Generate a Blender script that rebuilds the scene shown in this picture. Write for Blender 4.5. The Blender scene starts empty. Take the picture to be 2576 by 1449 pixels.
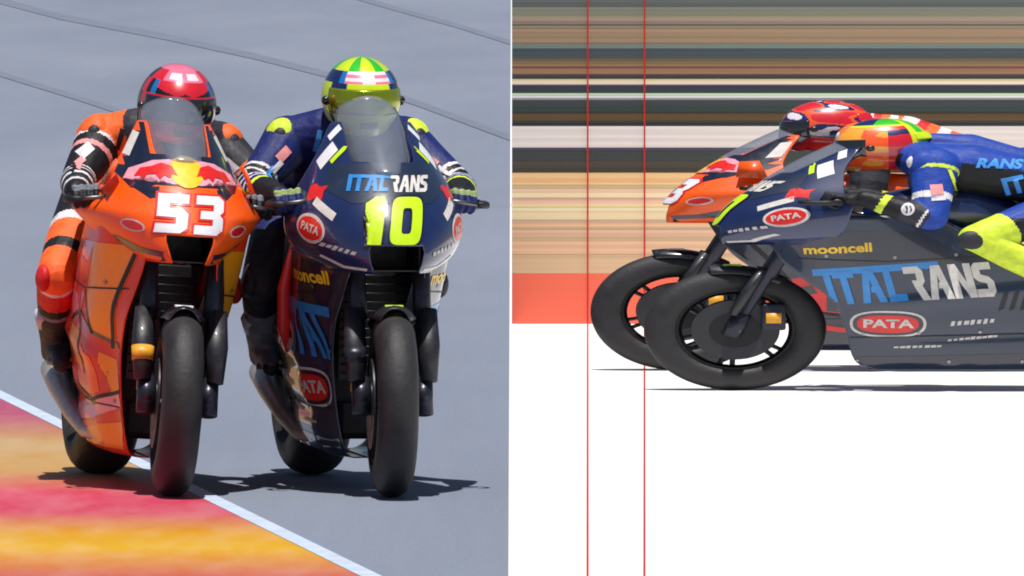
import bpy, bmesh, math, random
import numpy as np
from mathutils import Vector, Matrix
from mathutils.bvhtree import BVHTree
random.seed(7)
R = math.radians
scene = bpy.context.scene

# ------------------------------------------------------------------ camera, world, sun, exposure
F = 34000.0            # focal length in photo units (photo measured on a 2576 wide grid)
CX, HOR = 1288.0, -622.0
CAMH = 2.4
cam_d = bpy.data.cameras.new("camera"); cam = bpy.data.objects.new("camera", cam_d)
scene.collection.objects.link(cam)
cam_d.sensor_width = 36.0
cam_d.lens = 36.0 * F / 2576.0
cam_d.clip_start = 1.0; cam_d.clip_end = 5000.0
cam.location = (0, 0, CAMH)
cam.rotation_euler = (math.pi/2 - math.atan((724.5 - HOR)/F), 0, 0)
scene.camera = cam

SUN = Vector((0.0, -0.24, 0.965)).normalized()
w = bpy.data.worlds.new("World"); scene.world = w; w.use_nodes = True
nt = w.node_tree
bg = nt.nodes["Background"]; sky = nt.nodes.new("ShaderNodeTexSky")
sky.sky_type = 'NISHITA'; sky.sun_disc = False
sky.sun_elevation = math.asin(SUN.z)
sky.sun_rotation = math.atan2(SUN.x, SUN.y)
nt.links.new(sky.outputs[0], bg.inputs[0]); bg.inputs[1].default_value = 0.055
sun_d = bpy.data.lights.new("sun", 'SUN'); sun_d.energy = 4.6; sun_d.angle = R(0.5); sun_d.color = (1, .965, .91)
sun = bpy.data.objects.new("sun", sun_d); scene.collection.objects.link(sun)
sun.rotation_euler = SUN.to_track_quat('Z', 'Y').to_euler(); sun.location = (0, 20, 40)
vs = scene.view_settings
vs.view_transform = 'Standard'; vs.look = 'None'; vs.exposure = 0.0; vs.gamma = 1.0; vs.use_curve_mapping = False
scene.cycles.use_denoising = True; scene.cycles.filter_width = 1.9
scene.cycles.max_bounces = 8; scene.cycles.transparent_max_bounces = 12

# ------------------------------------------------------------------ helpers
COL = scene.collection.objects
def lin(r, g, b):
    f = lambda c: (c/255/12.92) if c <= 10 else ((c/255+.055)/1.055)**2.4
    return (f(r), f(g), f(b), 1)
def gp(px, py, z=0.0):                       # measured photo point -> point of the ground at height z
    Y = F*(CAMH - z)/(py - HOR)
    return Vector(((px-CX)/F*Y, Y, z))
MATS = {}
def mat(name, rgb, rough=.5, metal=0.0, coat=0.0, noise=.12, nscale=40, bump=0.0, bscale=200, spec=.5, nvec=None):
    if name in MATS: return MATS[name]
    m = bpy.data.materials.new(name); m.use_nodes = True
    n = m.node_tree; p = n.nodes["Principled BSDF"]
    base = lin(*rgb) if max(rgb) > 1.001 else (*rgb, 1)
    p.inputs["Roughness"].default_value = rough; p.inputs["Metallic"].default_value = metal
    p.inputs["Coat Weight"].default_value = coat; p.inputs["Coat Roughness"].default_value = .06
    p.inputs["Specular IOR Level"].default_value = spec
    tc = n.nodes.new("ShaderNodeTexCoord")
    no = n.nodes.new("ShaderNodeTexNoise"); no.inputs["Scale"].default_value = nscale; no.inputs["Detail"].default_value = 5
    if nvec:
        mp = n.nodes.new("ShaderNodeMapping"); mp.inputs["Scale"].default_value = nvec
        n.links.new(tc.outputs["Object"], mp.inputs[0]); n.links.new(mp.outputs[0], no.inputs["Vector"])
    else: n.links.new(tc.outputs["Object"], no.inputs["Vector"])
    mr = n.nodes.new("ShaderNodeMapRange"); mr.inputs[1].default_value = .3; mr.inputs[2].default_value = .7
    mr.inputs[3].default_value = 1-noise; mr.inputs[4].default_value = 1+noise
    n.links.new(no.outputs[0], mr.inputs[0])
    vm = n.nodes.new("ShaderNodeVectorMath"); vm.operation = 'SCALE'; vm.inputs[0].default_value = base[:3]
    n.links.new(mr.outputs[0], vm.inputs["Scale"]); n.links.new(vm.outputs[0], p.inputs["Base Color"])
    mr2 = n.nodes.new("ShaderNodeMapRange"); mr2.inputs[1].default_value = .3; mr2.inputs[2].default_value = .7
    mr2.inputs[3].default_value = max(.02, rough-.08); mr2.inputs[4].default_value = min(1, rough+.08)
    n.links.new(no.outputs[0], mr2.inputs[0]); n.links.new(mr2.outputs[0], p.inputs["Roughness"])
    if bump:
        n2 = n.nodes.new("ShaderNodeTexNoise"); n2.inputs["Scale"].default_value = bscale; n2.inputs["Detail"].default_value = 4
        n.links.new(tc.outputs["Object"], n2.inputs["Vector"])
        b = n.nodes.new("ShaderNodeBump"); b.inputs["Strength"].default_value = bump; b.inputs["Distance"].default_value = .01
        n.links.new(n2.outputs[0], b.inputs["Height"]); n.links.new(b.outputs[0], p.inputs["Normal"])
    MATS[name] = m
    return m

def tag(o, label=None, cat=None, group=None, kind=None):
    if label: o["label"] = label
    if cat: o["category"] = cat
    if group: o["group"] = group
    if kind: o["kind"] = kind
    return o
def empty(name, loc=(0,0,0), rot=(0,0,0), scale=(1,1,1)):
    o = bpy.data.objects.new(name, None); COL.link(o)
    o.location = loc; o.rotation_euler = rot; o.scale = scale; o.empty_display_size = .1
    return o
def mesh_obj(name, vf, m, parent=None, smooth=True, fm=None, thick=0, bevel=0, subd=0, auto=None):
    v, f = vf
    me = bpy.data.meshes.new(name); me.from_pydata([tuple(p) for p in v], [], f); me.validate()
    for mm in (m if isinstance(m, (list, tuple)) else [m]): me.materials.append(mm)
    if fm is not None:
        me.polygons.foreach_set("material_index", fm)
    if smooth:
        me.polygons.foreach_set("use_smooth", [True]*len(me.polygons))
        if auto: 
            try: me.set_sharp_from_angle(angle=R(auto))
            except Exception: pass
    o = bpy.data.objects.new(name, me); COL.link(o)
    if parent: o.parent = parent
    if subd:
        s = o.modifiers.new("s", 'SUBSURF'); s.levels = s.render_levels = subd
    if thick:
        s = o.modifiers.new("t", 'SOLIDIFY'); s.thickness = thick; s.offset = 0
    if bevel:
        b = o.modifiers.new("b", 'BEVEL'); b.width = bevel; b.segments = 2; b.limit_method = 'ANGLE'; b.angle_limit = R(40)
    return o
def join(*parts):
    V, Fc = [], []
    for v, f in parts:
        k = len(V); V += [tuple(p) for p in v]; Fc += [tuple(i+k for i in q) for q in f]
    return V, Fc
def box(x0, x1, y0, y1, z0, z1):
    v = [(x, y, z) for x in (x0, x1) for y in (y0, y1) for z in (z0, z1)]
    return v, [(0,1,3,2), (4,6,7,5), (0,4,5,1), (2,3,7,6), (0,2,6,4), (1,5,7,3)]
def loft(rings, closed=True, cap=True):
    n = len(rings[0]); V = [p for r in rings for p in r]; Fc = []
    for i in range(len(rings)-1):
        for j in range(n if closed else n-1):
            a, b = i*n+j, i*n+(j+1) % n
            Fc.append((a, b, b+n, a+n))
    if cap and closed:
        Fc.append(tuple(range(n))[::-1]); Fc.append(tuple(range((len(rings)-1)*n, len(rings)*n)))
    return V, Fc
def tube(pts, radii, n=12, flat=1.0, up=None):
    pts = [Vector(p) for p in pts]; rings = []
    if not isinstance(radii, (list, tuple)): radii = [radii]*len(pts)
    for i, p in enumerate(pts):
        t = (pts[min(i+1, len(pts)-1)] - pts[max(i-1, 0)]).normalized()
        u = Vector(up) if up else (Vector((0,0,1)) if abs(t.z) < .9 else Vector((0,1,0)))
        a = t.cross(u).normalized(); b = a.cross(t)
        rings.append([p + a*math.cos(q)*radii[i] + b*math.sin(q)*radii[i]*flat for q in [2*math.pi*k/n for k in range(n)]])
    return loft(rings)
def sphere(c, r, n=14):
    if not isinstance(r, (list, tuple)): r = (r, r, r)
    rings = []
    for i in range(n//2+1):
        e = -math.pi/2 + math.pi*i/(n//2); ce = max(math.cos(e), .02)
        rings.append([(c[0]+r[0]*ce*math.cos(2*math.pi*k/n), c[1]+r[1]*ce*math.sin(2*math.pi*k/n), c[2]+r[2]*math.sin(e)) for k in range(n)])
    return loft(rings)
def revolve(prof, c, n=64, axis='x', closed=True):      # prof: (offset along axis, radius)
    rings = []
    for k in range(n+1):
        q = 2*math.pi*k/n
        rings.append([(c[0]+x, c[1]+r*math.cos(q), c[2]+r*math.sin(q)) for x, r in prof])
    v, f = loft(rings[:-1], closed, False)
    m_ = len(prof)
    for j in range(m_ if closed else m_-1):
        a, b = (n-1)*m_+j, (n-1)*m_+(j+1) % m_
        f.append((a, b, (j+1) % m_, j))
    return v, f
def grid(fn, nu, nv):
    V = [fn(i/nu, j/nv) for i in range(nu+1) for j in range(nv+1)]
    Fc = [(i*(nv+1)+j, (i+1)*(nv+1)+j, (i+1)*(nv+1)+j+1, i*(nv+1)+j+1) for i in range(nu) for j in range(nv)]
    return V, Fc
def lut(tab, hermite=True):
    xs = [t[0] for t in tab]; k = len(tab[0])-1
    def f(x):
        x = min(max(x, xs[0]), xs[-1]); i = 0
        while i < len(xs)-2 and x > xs[i+1]: i += 1
        h = xs[i+1]-xs[i]; t = (x-xs[i])/h; out = []
        for c in range(1, k+1):
            p0, p1 = tab[i][c], tab[i+1][c]
            if hermite:
                m0 = (tab[i+1][c]-tab[max(i-1,0)][c])/(xs[i+1]-xs[max(i-1,0)])*h
                j2 = min(i+2, len(xs)-1)
                m1 = (tab[j2][c]-tab[i][c])/(xs[j2]-xs[i])*h
                out.append((2*t**3-3*t*t+1)*p0+(t**3-2*t*t+t)*m0+(-2*t**3+3*t*t)*p1+(t**3-t*t)*m1)
            else: out.append(p0+(p1-p0)*t)
        return out if k > 1 else out[0]
    return f
def sstep(a, b, x):
    t = min(max((x-a)/(b-a), 0), 1); return t*t*(3-2*t)
def applied(vf, mods):                        # run modifiers on a throw-away object, give back its mesh data
    me = bpy.data.meshes.new("tmp"); me.from_pydata([tuple(p) for p in vf[0]], [], vf[1])
    o = bpy.data.objects.new("tmp", me); COL.link(o)
    mods(o)
    bpy.context.view_layer.update()
    dg = bpy.context.evaluated_depsgraph_get()
    r = bpy.data.meshes.new_from_object(o.evaluated_get(dg))
    V = [tuple(v.co) for v in r.vertices]; Fc = [tuple(p.vertices) for p in r.polygons]
    bpy.data.objects.remove(o); bpy.data.meshes.remove(r); bpy.data.meshes.remove(me)
    return V, Fc
def voxel(vf, size, smooth=3):
    def mods(o):
        r = o.modifiers.new("r", 'REMESH'); r.mode = 'VOXEL'; r.voxel_size = size
        s = o.modifiers.new("s", 'SMOOTH'); s.iterations = smooth; s.factor = .5
    return applied(vf, mods)

# ---- flat print laid on a curved panel
def text2d(s, size, shear=.0, offset=.0, sx=1.0):
    c = bpy.data.curves.new("t", 'FONT'); c.body = s; c.size = size; c.shear = shear; c.offset = offset
    c.align_x = 'CENTER'; c.align_y = 'CENTER'; c.resolution_u = 4
    o = bpy.data.objects.new("t", c); COL.link(o); bpy.context.view_layer.update()
    me = bpy.data.meshes.new_from_object(o.evaluated_get(bpy.context.evaluated_depsgraph_get()))
    V = [(v.co.x*sx, v.co.y) for v in me.vertices]; Fc = [tuple(p.vertices) for p in me.polygons]
    bpy.data.objects.remove(o); bpy.data.meshes.remove(me); bpy.data.curves.remove(c)
    return V, Fc
def poly2d(pts): return [tuple(p) for p in pts], [tuple(range(len(pts)))]
def dashes(n, w, h, sh=.3):
    rr = random.Random(n*31+int(w*997)); V, Fc = [], []; x = -w/2; st = w/n
    for k in range(n):
        a = st*(.55+.35*rr.random()); hh = h*(.75+.5*rr.random()); b = len(V)
        V += [(x-sh*hh/2,-hh/2), (x+a-sh*hh/2,-hh/2), (x+a+sh*hh/2,hh/2), (x+sh*hh/2,hh/2)]; Fc.append((b,b+1,b+2,b+3)); x += st
    return V, Fc
def oval2d(rx, rz, n=28, p=2.0):
    f = lambda c: math.copysign(abs(c)**(2/p), c)
    return poly2d([(rx*f(math.cos(2*math.pi*k/n)), rz*f(math.sin(2*math.pi*k/n))) for k in range(n)])
def rect2d(a, b): return poly2d([(-a/2,-b/2), (a/2,-b/2), (a/2,b/2), (-a/2,b/2)])
DIG = {'5': [(0,1),(.66,1),(.66,.77),(.25,.77),(.25,.63),(.54,.63),(.67,.5),(.67,.13),(.54,0),(0,0),(0,.23),(.42,.23),(.42,.41),(0,.41)],
       '3': [(0,1),(.54,1),(.67,.88),(.67,.6),(.58,.51),(.67,.42),(.67,.12),(.54,0),(0,0),(0,.23),(.42,.23),(.42,.40),(.12,.40),(.12,.61),(.42,.61),(.42,.77),(0,.77)],
       '1': [(.08,0),(.36,0),(.36,1),(.16,1),(-.04,.86),(-.04,.66),(.08,.72)]}
DIG.update({'I': [(0,0),(.24,0),(.24,1),(0,1)], 'T': [(0,1),(.70,1),(.70,.80),(.47,.80),(.47,0),(.23,0),(.23,.80),(0,.80)],
  'A': [(0,0),(.25,1),(.57,1),(.82,0),(.56,0),(.49,.32),(.36,.32),(.40,.50),(.45,.50),(.41,.72),(.26,0)], 'L': [(0,1),(.24,1),(.24,.22),(.60,.22),(.60,0),(0,0)],
  'R': [(0,1),(.52,1),(.66,.87),(.66,.56),(.54,.43),(.72,0),(.44,0),(.26,.42),(.22,.60),(.40,.60),(.40,.80),(0,.80)],
  'N': [(0,0),(0,1),(.26,1),(.52,.45),(.52,1),(.77,1),(.77,0),(.52,0),(.25,.55),(.25,0)],
  'S': [(0,0),(.52,0),(.66,.13),(.66,.44),(.52,.58),(.26,.66),(.26,.79),(.66,.79),(.66,1),(.13,1),(0,.88),(0,.58),(.13,.46),(.41,.38),(.41,.22),(0,.22)]})
WID = {'1': .36, '0': .72, 'I': .24, 'T': .70, 'A': .82, 'L': .60, 'R': .70, 'N': .77, 'S': .66}
def outset(pts, d):
    n = len(pts); ar = sum(pts[i][0]*pts[(i+1)%n][1]-pts[(i+1)%n][0]*pts[i][1] for i in range(n)); sg = 1 if ar > 0 else -1; out = []
    for i in range(n):
        a, b, c = Vector(pts[i-1]), Vector(pts[i]), Vector(pts[(i+1) % n])
        e1, e2 = (b-a).normalized(), (c-b).normalized()
        n1, n2 = Vector((e1.y, -e1.x))*sg, Vector((e2.y, -e2.x))*sg
        m = (n1+n2); m = m.normalized()*min(1/max(m.normalized().dot(n1), .5), 1.6); out.append((b.x+m.x*d, b.y+m.y*d))
    return out
def digits(txt, h, shear, wide, gap=.16):
    """Blocky italic race numerals; gives (fill, outline)."""
    res = []
    for d in (0, .055):
        V, Fc = [], []; x = 0
        for chh in txt:
            if chh == '0':
                n = 32; lp = []
                for rx, ry in ((.36+d, .5+d), (.115-d*.6, .27-d*.6)):
                    f = lambda c, p: math.copysign(abs(c)**(2/p), c)
                    lp.append([(.36+rx*f(math.cos(2*math.pi*k/n), 5), .5+ry*f(math.sin(2*math.pi*k/n), 5)) for k in range(n)])
                k0 = len(V); V += [(x+p[0], p[1]) for p in lp[0]+lp[1]]
                Fc += [(k0+k, k0+(k+1)%n, k0+n+(k+1)%n, k0+n+k) for k in range(n)]; wd = .72
            else:
                pts = outset(DIG[chh], d) if d else DIG[chh]
                k0 = len(V); V += [(x+p[0], p[1]) for p in pts]; Fc.append(tuple(range(k0, len(V)))); wd = WID.get(chh, .67)
            x += wd+gap
        x -= gap
        res.append(([((px-x/2)*h*wide*.9+(py-.5)*h*shear, (py-.5)*h) for px, py in V], Fc))
    return res
def decal(name, shp, at, m, bvh, side, parent, layer=0, rot=0, step=.014, label=None):
    """side: 'f' seen from the front, +1 / -1 seen from that flank. at = (x,z) or (y,z)."""
    bm = bmesh.new(); ca, sa = math.cos(rot), math.sin(rot)
    vv = []
    for x, y in shp[0]:
        vv.append(bm.verts.new((x*ca-y*sa, x*sa+y*ca, 0)))
    for f in shp[1]:
        try: bm.faces.new([vv[i] for i in f])
        except ValueError: pass
    bmesh.ops.triangulate(bm, faces=bm.faces[:])
    xs = [v.co.x for v in bm.verts]; ys = [v.co.y for v in bm.verts]
    for ax, lo, hi in ((0, min(xs), max(xs)), (1, min(ys), max(ys))):
        k = lo+step
        while k < hi:
            n = [0,0,0]; n[ax] = 1; c = [0,0,0]; c[ax] = k
            bmesh.ops.bisect_plane(bm, geom=bm.verts[:]+bm.edges[:]+bm.faces[:], plane_co=c, plane_no=n); k += step
    off = .0035 + layer*.0012; bad = []
    for v in bm.verts:
        a, b = v.co.x, v.co.y
        if side == 'f': o_, d_ = Vector((at[0]+a, -2, at[1]+b)), Vector((0,1,0))
        elif isinstance(side, str):
            q = 1 if side == 'd+' else -1; k2 = .70710678; r_ = at[0]+a
            o_, d_ = Vector((r_*k2+q*1.5, q*r_*k2-1.5, at[1]+b)), Vector((-q*k2, k2, 0))
        elif side > 0: o_, d_ = Vector((2, at[0]+a, at[1]+b)), Vector((-1,0,0))
        else: o_, d_ = Vector((-2, at[0]-a, at[1]+b)), Vector((1,0,0))
        h = bvh.ray_cast(o_, d_)
        if h[0] is None: bad.append(v); continue
        nn = h[1] if h[1].dot(d_) < 0 else -h[1]
        v.co = h[0] + nn*off
    if bad: bmesh.ops.delete(bm, geom=bad, context='VERTS')
    me = bpy.data.meshes.new(name); bm.to_mesh(me); bm.free(); me.materials.append(m)
    me.polygons.foreach_set("use_smooth", [True]*len(me.polygons))
    o = bpy.data.objects.new(name, me); COL.link(o); o.parent = parent
    if label: o["label"] = label
    return o

# ------------------------------------------------------------------ materials of the setting
def asphalt_mat():
    m = bpy.data.materials.new("asphalt"); m.use_nodes = True; n = m.node_tree; p = n.nodes["Principled BSDF"]
    tc = n.nodes.new("ShaderNodeTexCoord")
    def noise(scale, vec=(1,1,1), rotz=0, det=6):
        mp = n.nodes.new("ShaderNodeMapping"); mp.inputs["Scale"].default_value = vec; mp.inputs["Rotation"].default_value = (0,0,rotz)
        n.links.new(tc.outputs["Object"], mp.inputs[0])
        no = n.nodes.new("ShaderNodeTexNoise"); no.inputs["Scale"].default_value = scale; no.inputs["Detail"].default_value = det
        n.links.new(mp.outputs[0], no.inputs["Vector"]); return no
    big = noise(.35, (1.6,.25,1), R(-7)); fine = noise(70, (1,.25,1)); streak = noise(5, (3,.08,1), R(-7))
    r = n.nodes.new("ShaderNodeValToRGB")
    r.color_ramp.elements[0].position = .3; r.color_ramp.elements[0].color = (.180,.206,.268,1)
    r.color_ramp.elements[1].position = .72; r.color_ramp.elements[1].color = (.226,.254,.322,1)
    n.links.new(big.outputs[0], r.inputs[0])
    def mul(col, fac, lo, hi):
        mr = n.nodes.new("ShaderNodeMapRange"); mr.inputs[1].default_value=.25; mr.inputs[2].default_value=.75
        mr.inputs[3].default_value=lo; mr.inputs[4].default_value=hi; n.links.new(fac, mr.inputs[0])
        v = n.nodes.new("ShaderNodeVectorMath"); v.operation='SCALE'
        n.links.new(col, v.inputs[0]); n.links.new(mr.outputs[0], v.inputs["Scale"]); return v.outputs[0]
    c = mul(r.outputs[0], fine.outputs[0], .93, 1.07); c = mul(c, streak.outputs[0], .975, 1.025)
    n.links.new(c, p.inputs["Base Color"]); p.inputs["Roughness"].default_value = .85
    p.inputs["Specular IOR Level"].default_value = .3
    b = n.nodes.new("ShaderNodeBump"); b.inputs["Strength"].default_value = .25; b.inputs["Distance"].default_value = .01
    n.links.new(fine.outputs[0], b.inputs["Height"]); n.links.new(b.outputs[0], p.inputs["Normal"])
    return m
M_ASPH = asphalt_mat()
M_SEAM = mat("tar_seam", (.156,.178,.238), .8, noise=.12, nscale=1.5)
M_SEAM2 = mat("worn_seam", (.162,.186,.246), .85, noise=.08, nscale=1.5)
M_WLINE = mat("line_paint", (.52,.60,.74), .6, noise=.10, nscale=9)
M_KRED = mat("kerb_red_paint", (212,86,106), .55, noise=.22, nscale=3.0)
M_KYEL = mat("kerb_yellow_paint", (232,165,62), .55, noise=.22, nscale=3.5)
M_KSAL = mat("kerb_worn_paint", (224,128,96), .6, noise=.2, nscale=4)
M_KS1 = mat("kerb_worn_red", (216,104,98), .6, noise=.2, nscale=4)
M_KS2 = mat("kerb_worn_yellow", (228,146,78), .6, noise=.2, nscale=4)
M_FLOOR = mat("white_concrete", (.84,.84,.835), .7, noise=.03, nscale=2)
M_EARTH = mat("dry_earth", (.30,.24,.17), .9, noise=.2, nscale=.3)
M_EDGE = mat("edge_paint", (.82,.83,.84), .6, noise=.04)
M_REDLINE = mat("finish_paint", (200,22,18), .5, noise=.08)

# ------------------------------------------------------------------ the setting
FZ = -0.606                     # level of the white apron beside the raised track
def sheet(name, pts, z, m, parent=None):
    return mesh_obj(name, ([(p[0], p[1], z) for p in pts], [tuple(range(len(pts)))]), m, parent, smooth=False)
tag(mesh_obj("ground", ([(-1500,-1500,-.9), (1500,-1500,-.9), (1500,1500,-.9), (-1500,1500,-.9)], [(0,1,2,3)]), M_EARTH, smooth=False), kind="structure")
track = mesh_obj("road", box(-60, 0, 4, 420, -.9, 0), M_ASPH, smooth=False); tag(track, kind="structure")
apron = mesh_obj("pavement", box(0.0, 45, 4, 72.0, -.9, FZ), M_FLOOR, smooth=False); tag(apron, kind="structure")
for o in (track, apron): o.location.z = 0
e = sheet("edge_line", [(-.0105, 5), (-.0005, 5), (-.0005, 418), (-.0105, 418)], .004, M_EDGE, track)  # divider between the two halves, drawn as a white painted strip

# tar seams across the old asphalt
for pts, hw in (([(-40,172), (200,246), (400,312), (700,415), (900, 480)], 7), ([(-40,-10), (150,40), (420,92), (640,140), (830,188), (1050,258), (1290,345)], 8),
                ([(860,-18), (1000,22), (1150,63), (1290,106)], 6)):
    for wd, zz, mm in ((1.0, .004, M_SEAM2),):
        top = [gp(x, y-hw*wd*.9, zz) for x, y in pts]; bot = [gp(x, y+hw*wd, zz) for x, y in pts]
        for p in top+bot: p.x = min(p.x, -.012)
        k = len(pts)
        mesh_obj("tar_seam", (top+bot, [(i, i+1, k+i+1, k+i) for i in range(k-1)]), mm, track, smooth=False)

# painted kerb with its white line; blocks alternate red and yellow
A0, A1 = gp(0, 985), gp(940, 1444)
d = (A1-A0).normalized(); nrm = Vector((-d.y, d.x, 0))
if nrm.x > 0: nrm = -nrm
def along(s, off, z): q = A0 + d*s + nrm*off; return (q.x, q.y, z)
LW = .062
sheet("white_line", [along(-40, 0, 0)[:2], along(25, 0, 0)[:2], along(25, LW, 0)[:2], along(-40, LW, 0)[:2]], .004, M_WLINE, track)
kerb = mesh_obj("kerb_base", ([along(-40, LW, .002), along(25, LW, .002), along(25, 2.2, .002), along(-40, 2.2, .002)], [(0,1,2,3)]), M_ASPH, smooth=False)
kerb.name = "kerb"; tag(kerb, kind="structure")
# paint colours down the kerb, worn into one another where red meets yellow
def s_of(py, px=150):
    p = gp(px, py); return (p-A0).dot(d)
STOPS = [(985,(200,108,140)), (1045,(206,100,130)), (1085,(216,148,120)), (1115,(222,182,125)), (1190,(228,176,110)), (1220,(232,132,108)), (1250,(240,96,122)), (1298,(234,104,122)), (1322,(236,146,98)),
         (1352,(246,182,66)), (1388,(252,196,58)), (1418,(244,168,84)), (1446,(234,140,96)), (1480,(228,92,112)), (1560,(228,92,112)), (1600,(244,180,66)), (1700,(244,180,66))]
rows = [(s_of(a), c) for a, c in STOPS]
s0, k = rows[0][0], 0
while s0 > -38:
    c1, c2 = ((224,178,110), (214,100,120))[k % 2], None
    rows = [(s0-2.6, c1), (s0-.5, c1)] + rows; s0 -= 3.1; k += 1
KV, KF, KC = [], [], []
fine = []
for (a, c1), (b, c2) in zip(rows, rows[1:]):
    for q in range(4): fine.append((a+(b-a)*q/4, tuple(c1[i]+(c2[i]-c1[i])*q/4 for i in range(3))))
fine.append(rows[-1])
for a, c1 in fine:
    for off, z in ((LW+.003,.004), (.5,.008), (1.0,.014), (1.9,.028), (2.0,.006)):
        KV.append(along(a, off, z)); KC.append(tuple(v*.66 for v in lin(*c1)[:3])+(1,))
for i in range(len(fine)-1):
    for q in range(4): KF.append((i*5+q, (i+1)*5+q, (i+1)*5+q+1, i*5+q+1))
mk = bpy.data.materials.new("kerb_paint"); mk.use_nodes = True; n_ = mk.node_tree; p_ = n_.nodes["Principled BSDF"]
at_ = n_.nodes.new("ShaderNodeAttribute"); at_.attribute_name = "paint"
tc_ = n_.nodes.new("ShaderNodeTexCoord"); mp_ = n_.nodes.new("ShaderNodeMapping"); mp_.inputs["Scale"].default_value = (3,.55,1); mp_.inputs["Rotation"].default_value = (0,0,R(-12))
nz = n_.nodes.new("ShaderNodeTexNoise"); nz.inputs["Scale"].default_value = 2.2; nz.inputs["Detail"].default_value = 8
n_.links.new(tc_.outputs["Object"], mp_.inputs[0]); n_.links.new(mp_.outputs[0], nz.inputs["Vector"])
hs = n_.nodes.new("ShaderNodeHueSaturation"); n_.links.new(at_.outputs["Color"], hs.inputs["Color"])
m1 = n_.nodes.new("ShaderNodeMapRange"); m1.inputs[1].default_value=.3; m1.inputs[2].default_value=.7; m1.inputs[3].default_value=.92; m1.inputs[4].default_value=1.12
n_.links.new(nz.outputs[0], m1.inputs[0]); n_.links.new(m1.outputs[0], hs.inputs["Saturation"])
m2 = n_.nodes.new("ShaderNodeMapRange"); m2.inputs[1].default_value=.3; m2.inputs[2].default_value=.7; m2.inputs[3].default_value=1.04; m2.inputs[4].default_value=.96
n_.links.new(nz.outputs[0], m2.inputs[0]); n_.links.new(m2.outputs[0], hs.inputs["Value"])
n_.links.new(hs.outputs[0], p_.inputs["Base Color"]); p_.inputs["Roughness"].default_value = .6
kp = mesh_obj("kerb_top", (KV, KF), mk, kerb)
ca = kp.data.color_attributes.new("paint", 'FLOAT_COLOR', 'POINT')
for i, c in enumerate(KC): ca.data[i].color = c

# motion streaks given shape as a banded wall; every band is a board of its own
WY = gp(2000, 815, FZ).y
def wz(py): return CAMH - (py-HOR)/F*WY
BANDS = [(-60,-30,(120,110,95)), (-30,8,(90,95,90)), (8,16,(92,92,92)), (16,27,(118,122,108)), (27,40,(132,128,108)), (40,54,(150,132,112)), (54,60,(140,124,104)), (60,64,(92,84,92)), (64,71,(140,126,92)),
 (71,82,(158,128,104)), (82,94,(150,124,92)), (94,108,(146,122,98)), (108,115,(128,124,106)), (115,121,(102,124,120)), (121,125,(74,72,90)), (125,138,(62,76,76)), (138,147,(66,72,78)), (147,151,(122,90,50)),
 (151,160,(118,102,76)), (160,167,(150,108,76)), (167,171,(100,80,62)), (171,186,(150,108,80)), (186,191,(74,58,54)), (191,198,(48,50,62)), (198,202,(215,205,120)), (202,212,(228,206,184)), (212,216,(90,80,96)),
 (216,234,(46,50,60)), (234,241,(190,212,176)), (241,246,(222,226,214)), (246,251,(150,134,150)), (251,268,(52,60,58)), (268,281,(44,58,54)), (281,286,(54,48,34)), (286,303,(86,64,36)), (303,309,(56,50,40)), (309,317,(30,42,48)),
 (317,371,(220,208,200)), (371,379,(70,60,78)), (379,404,(56,60,56)), (404,424,(68,60,50)), (424,434,(58,52,40)), (434,450,(238,186,128)), (450,457,(228,172,120)), (457,465,(248,190,134)), (465,475,(206,178,130)),
 (475,484,(246,190,160)), (484,498,(250,204,162)), (498,503,(212,182,146)), (503,511,(242,178,156)), (511,521,(238,204,150)), (521,531,(248,216,174)), (531,541,(234,204,156)), (541,553,(248,208,164)), (553,561,(206,170,140)),
 (561,571,(222,176,134)), (571,577,(194,164,134)), (577,596,(220,176,142)), (596,607,(200,168,130)), (607,640,(218,174,138)), (640,688,(206,172,134)), (688,815,(254,102,76))]
wall = mesh_obj("wall", box(.0, 34, WY+.02, WY+.25, FZ-.25, wz(-400)), mat("wall_render", (150,140,120), .8), smooth=False)
wall.name = "striped_wall"
tag(wall, "tall trackside wall of horizontal boards in tan, white, charcoal and red behind the white pavement", "wall")
for i, (y0, y1, c) in enumerate(BANDS):
    k = 1.12
    z1, z0 = wz(y0), wz(y1)
    if y1 == 815: z0 = FZ+.002
    t = .004 + (i % 3)*.0004
    mb = mat("board_%d_%d_%d" % c, tuple(min(.9, q*k) for q in lin(*c)[:3]), .62, noise=.03 if y1 == 815 else .13, nscale=30, nvec=(.01,1,1.6))
    mesh_obj("board", box(.0, 34, WY+.018-t, WY+.02, z0+.0003, z1-.0003), mb, wall, smooth=False)
for k in range(6):
    mesh_obj("board", box(.0, 34, WY+.008, WY+.02, wz(-60-k*56)+.002, wz(-60-(k+1)*56)-.002), mat("board_top", (.2,.17,.13), .65), wall, smooth=False)
# red timing cursors, drawn as a painted stripe across the pavement and up the wall
for px in (1478.5, 1621.5):
    a, b = gp(px, 1620, FZ), gp(px, 815, FZ); hw = .0042
    fl = tag(mesh_obj("finish_line", ([(a.x-hw,a.y,FZ+.004), (a.x+hw,a.y,FZ+.004), (b.x+hw,WY-.012,FZ+.004), (b.x-hw,WY-.012,FZ+.004)], [(0,1,2,3)]), M_REDLINE, smooth=False), kind="structure")
    mesh_obj("wall_mark", box(b.x-hw, b.x+hw, WY-.006, WY-.0035, FZ+.01, wz(-390)), M_REDLINE, fl, smooth=False)

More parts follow.
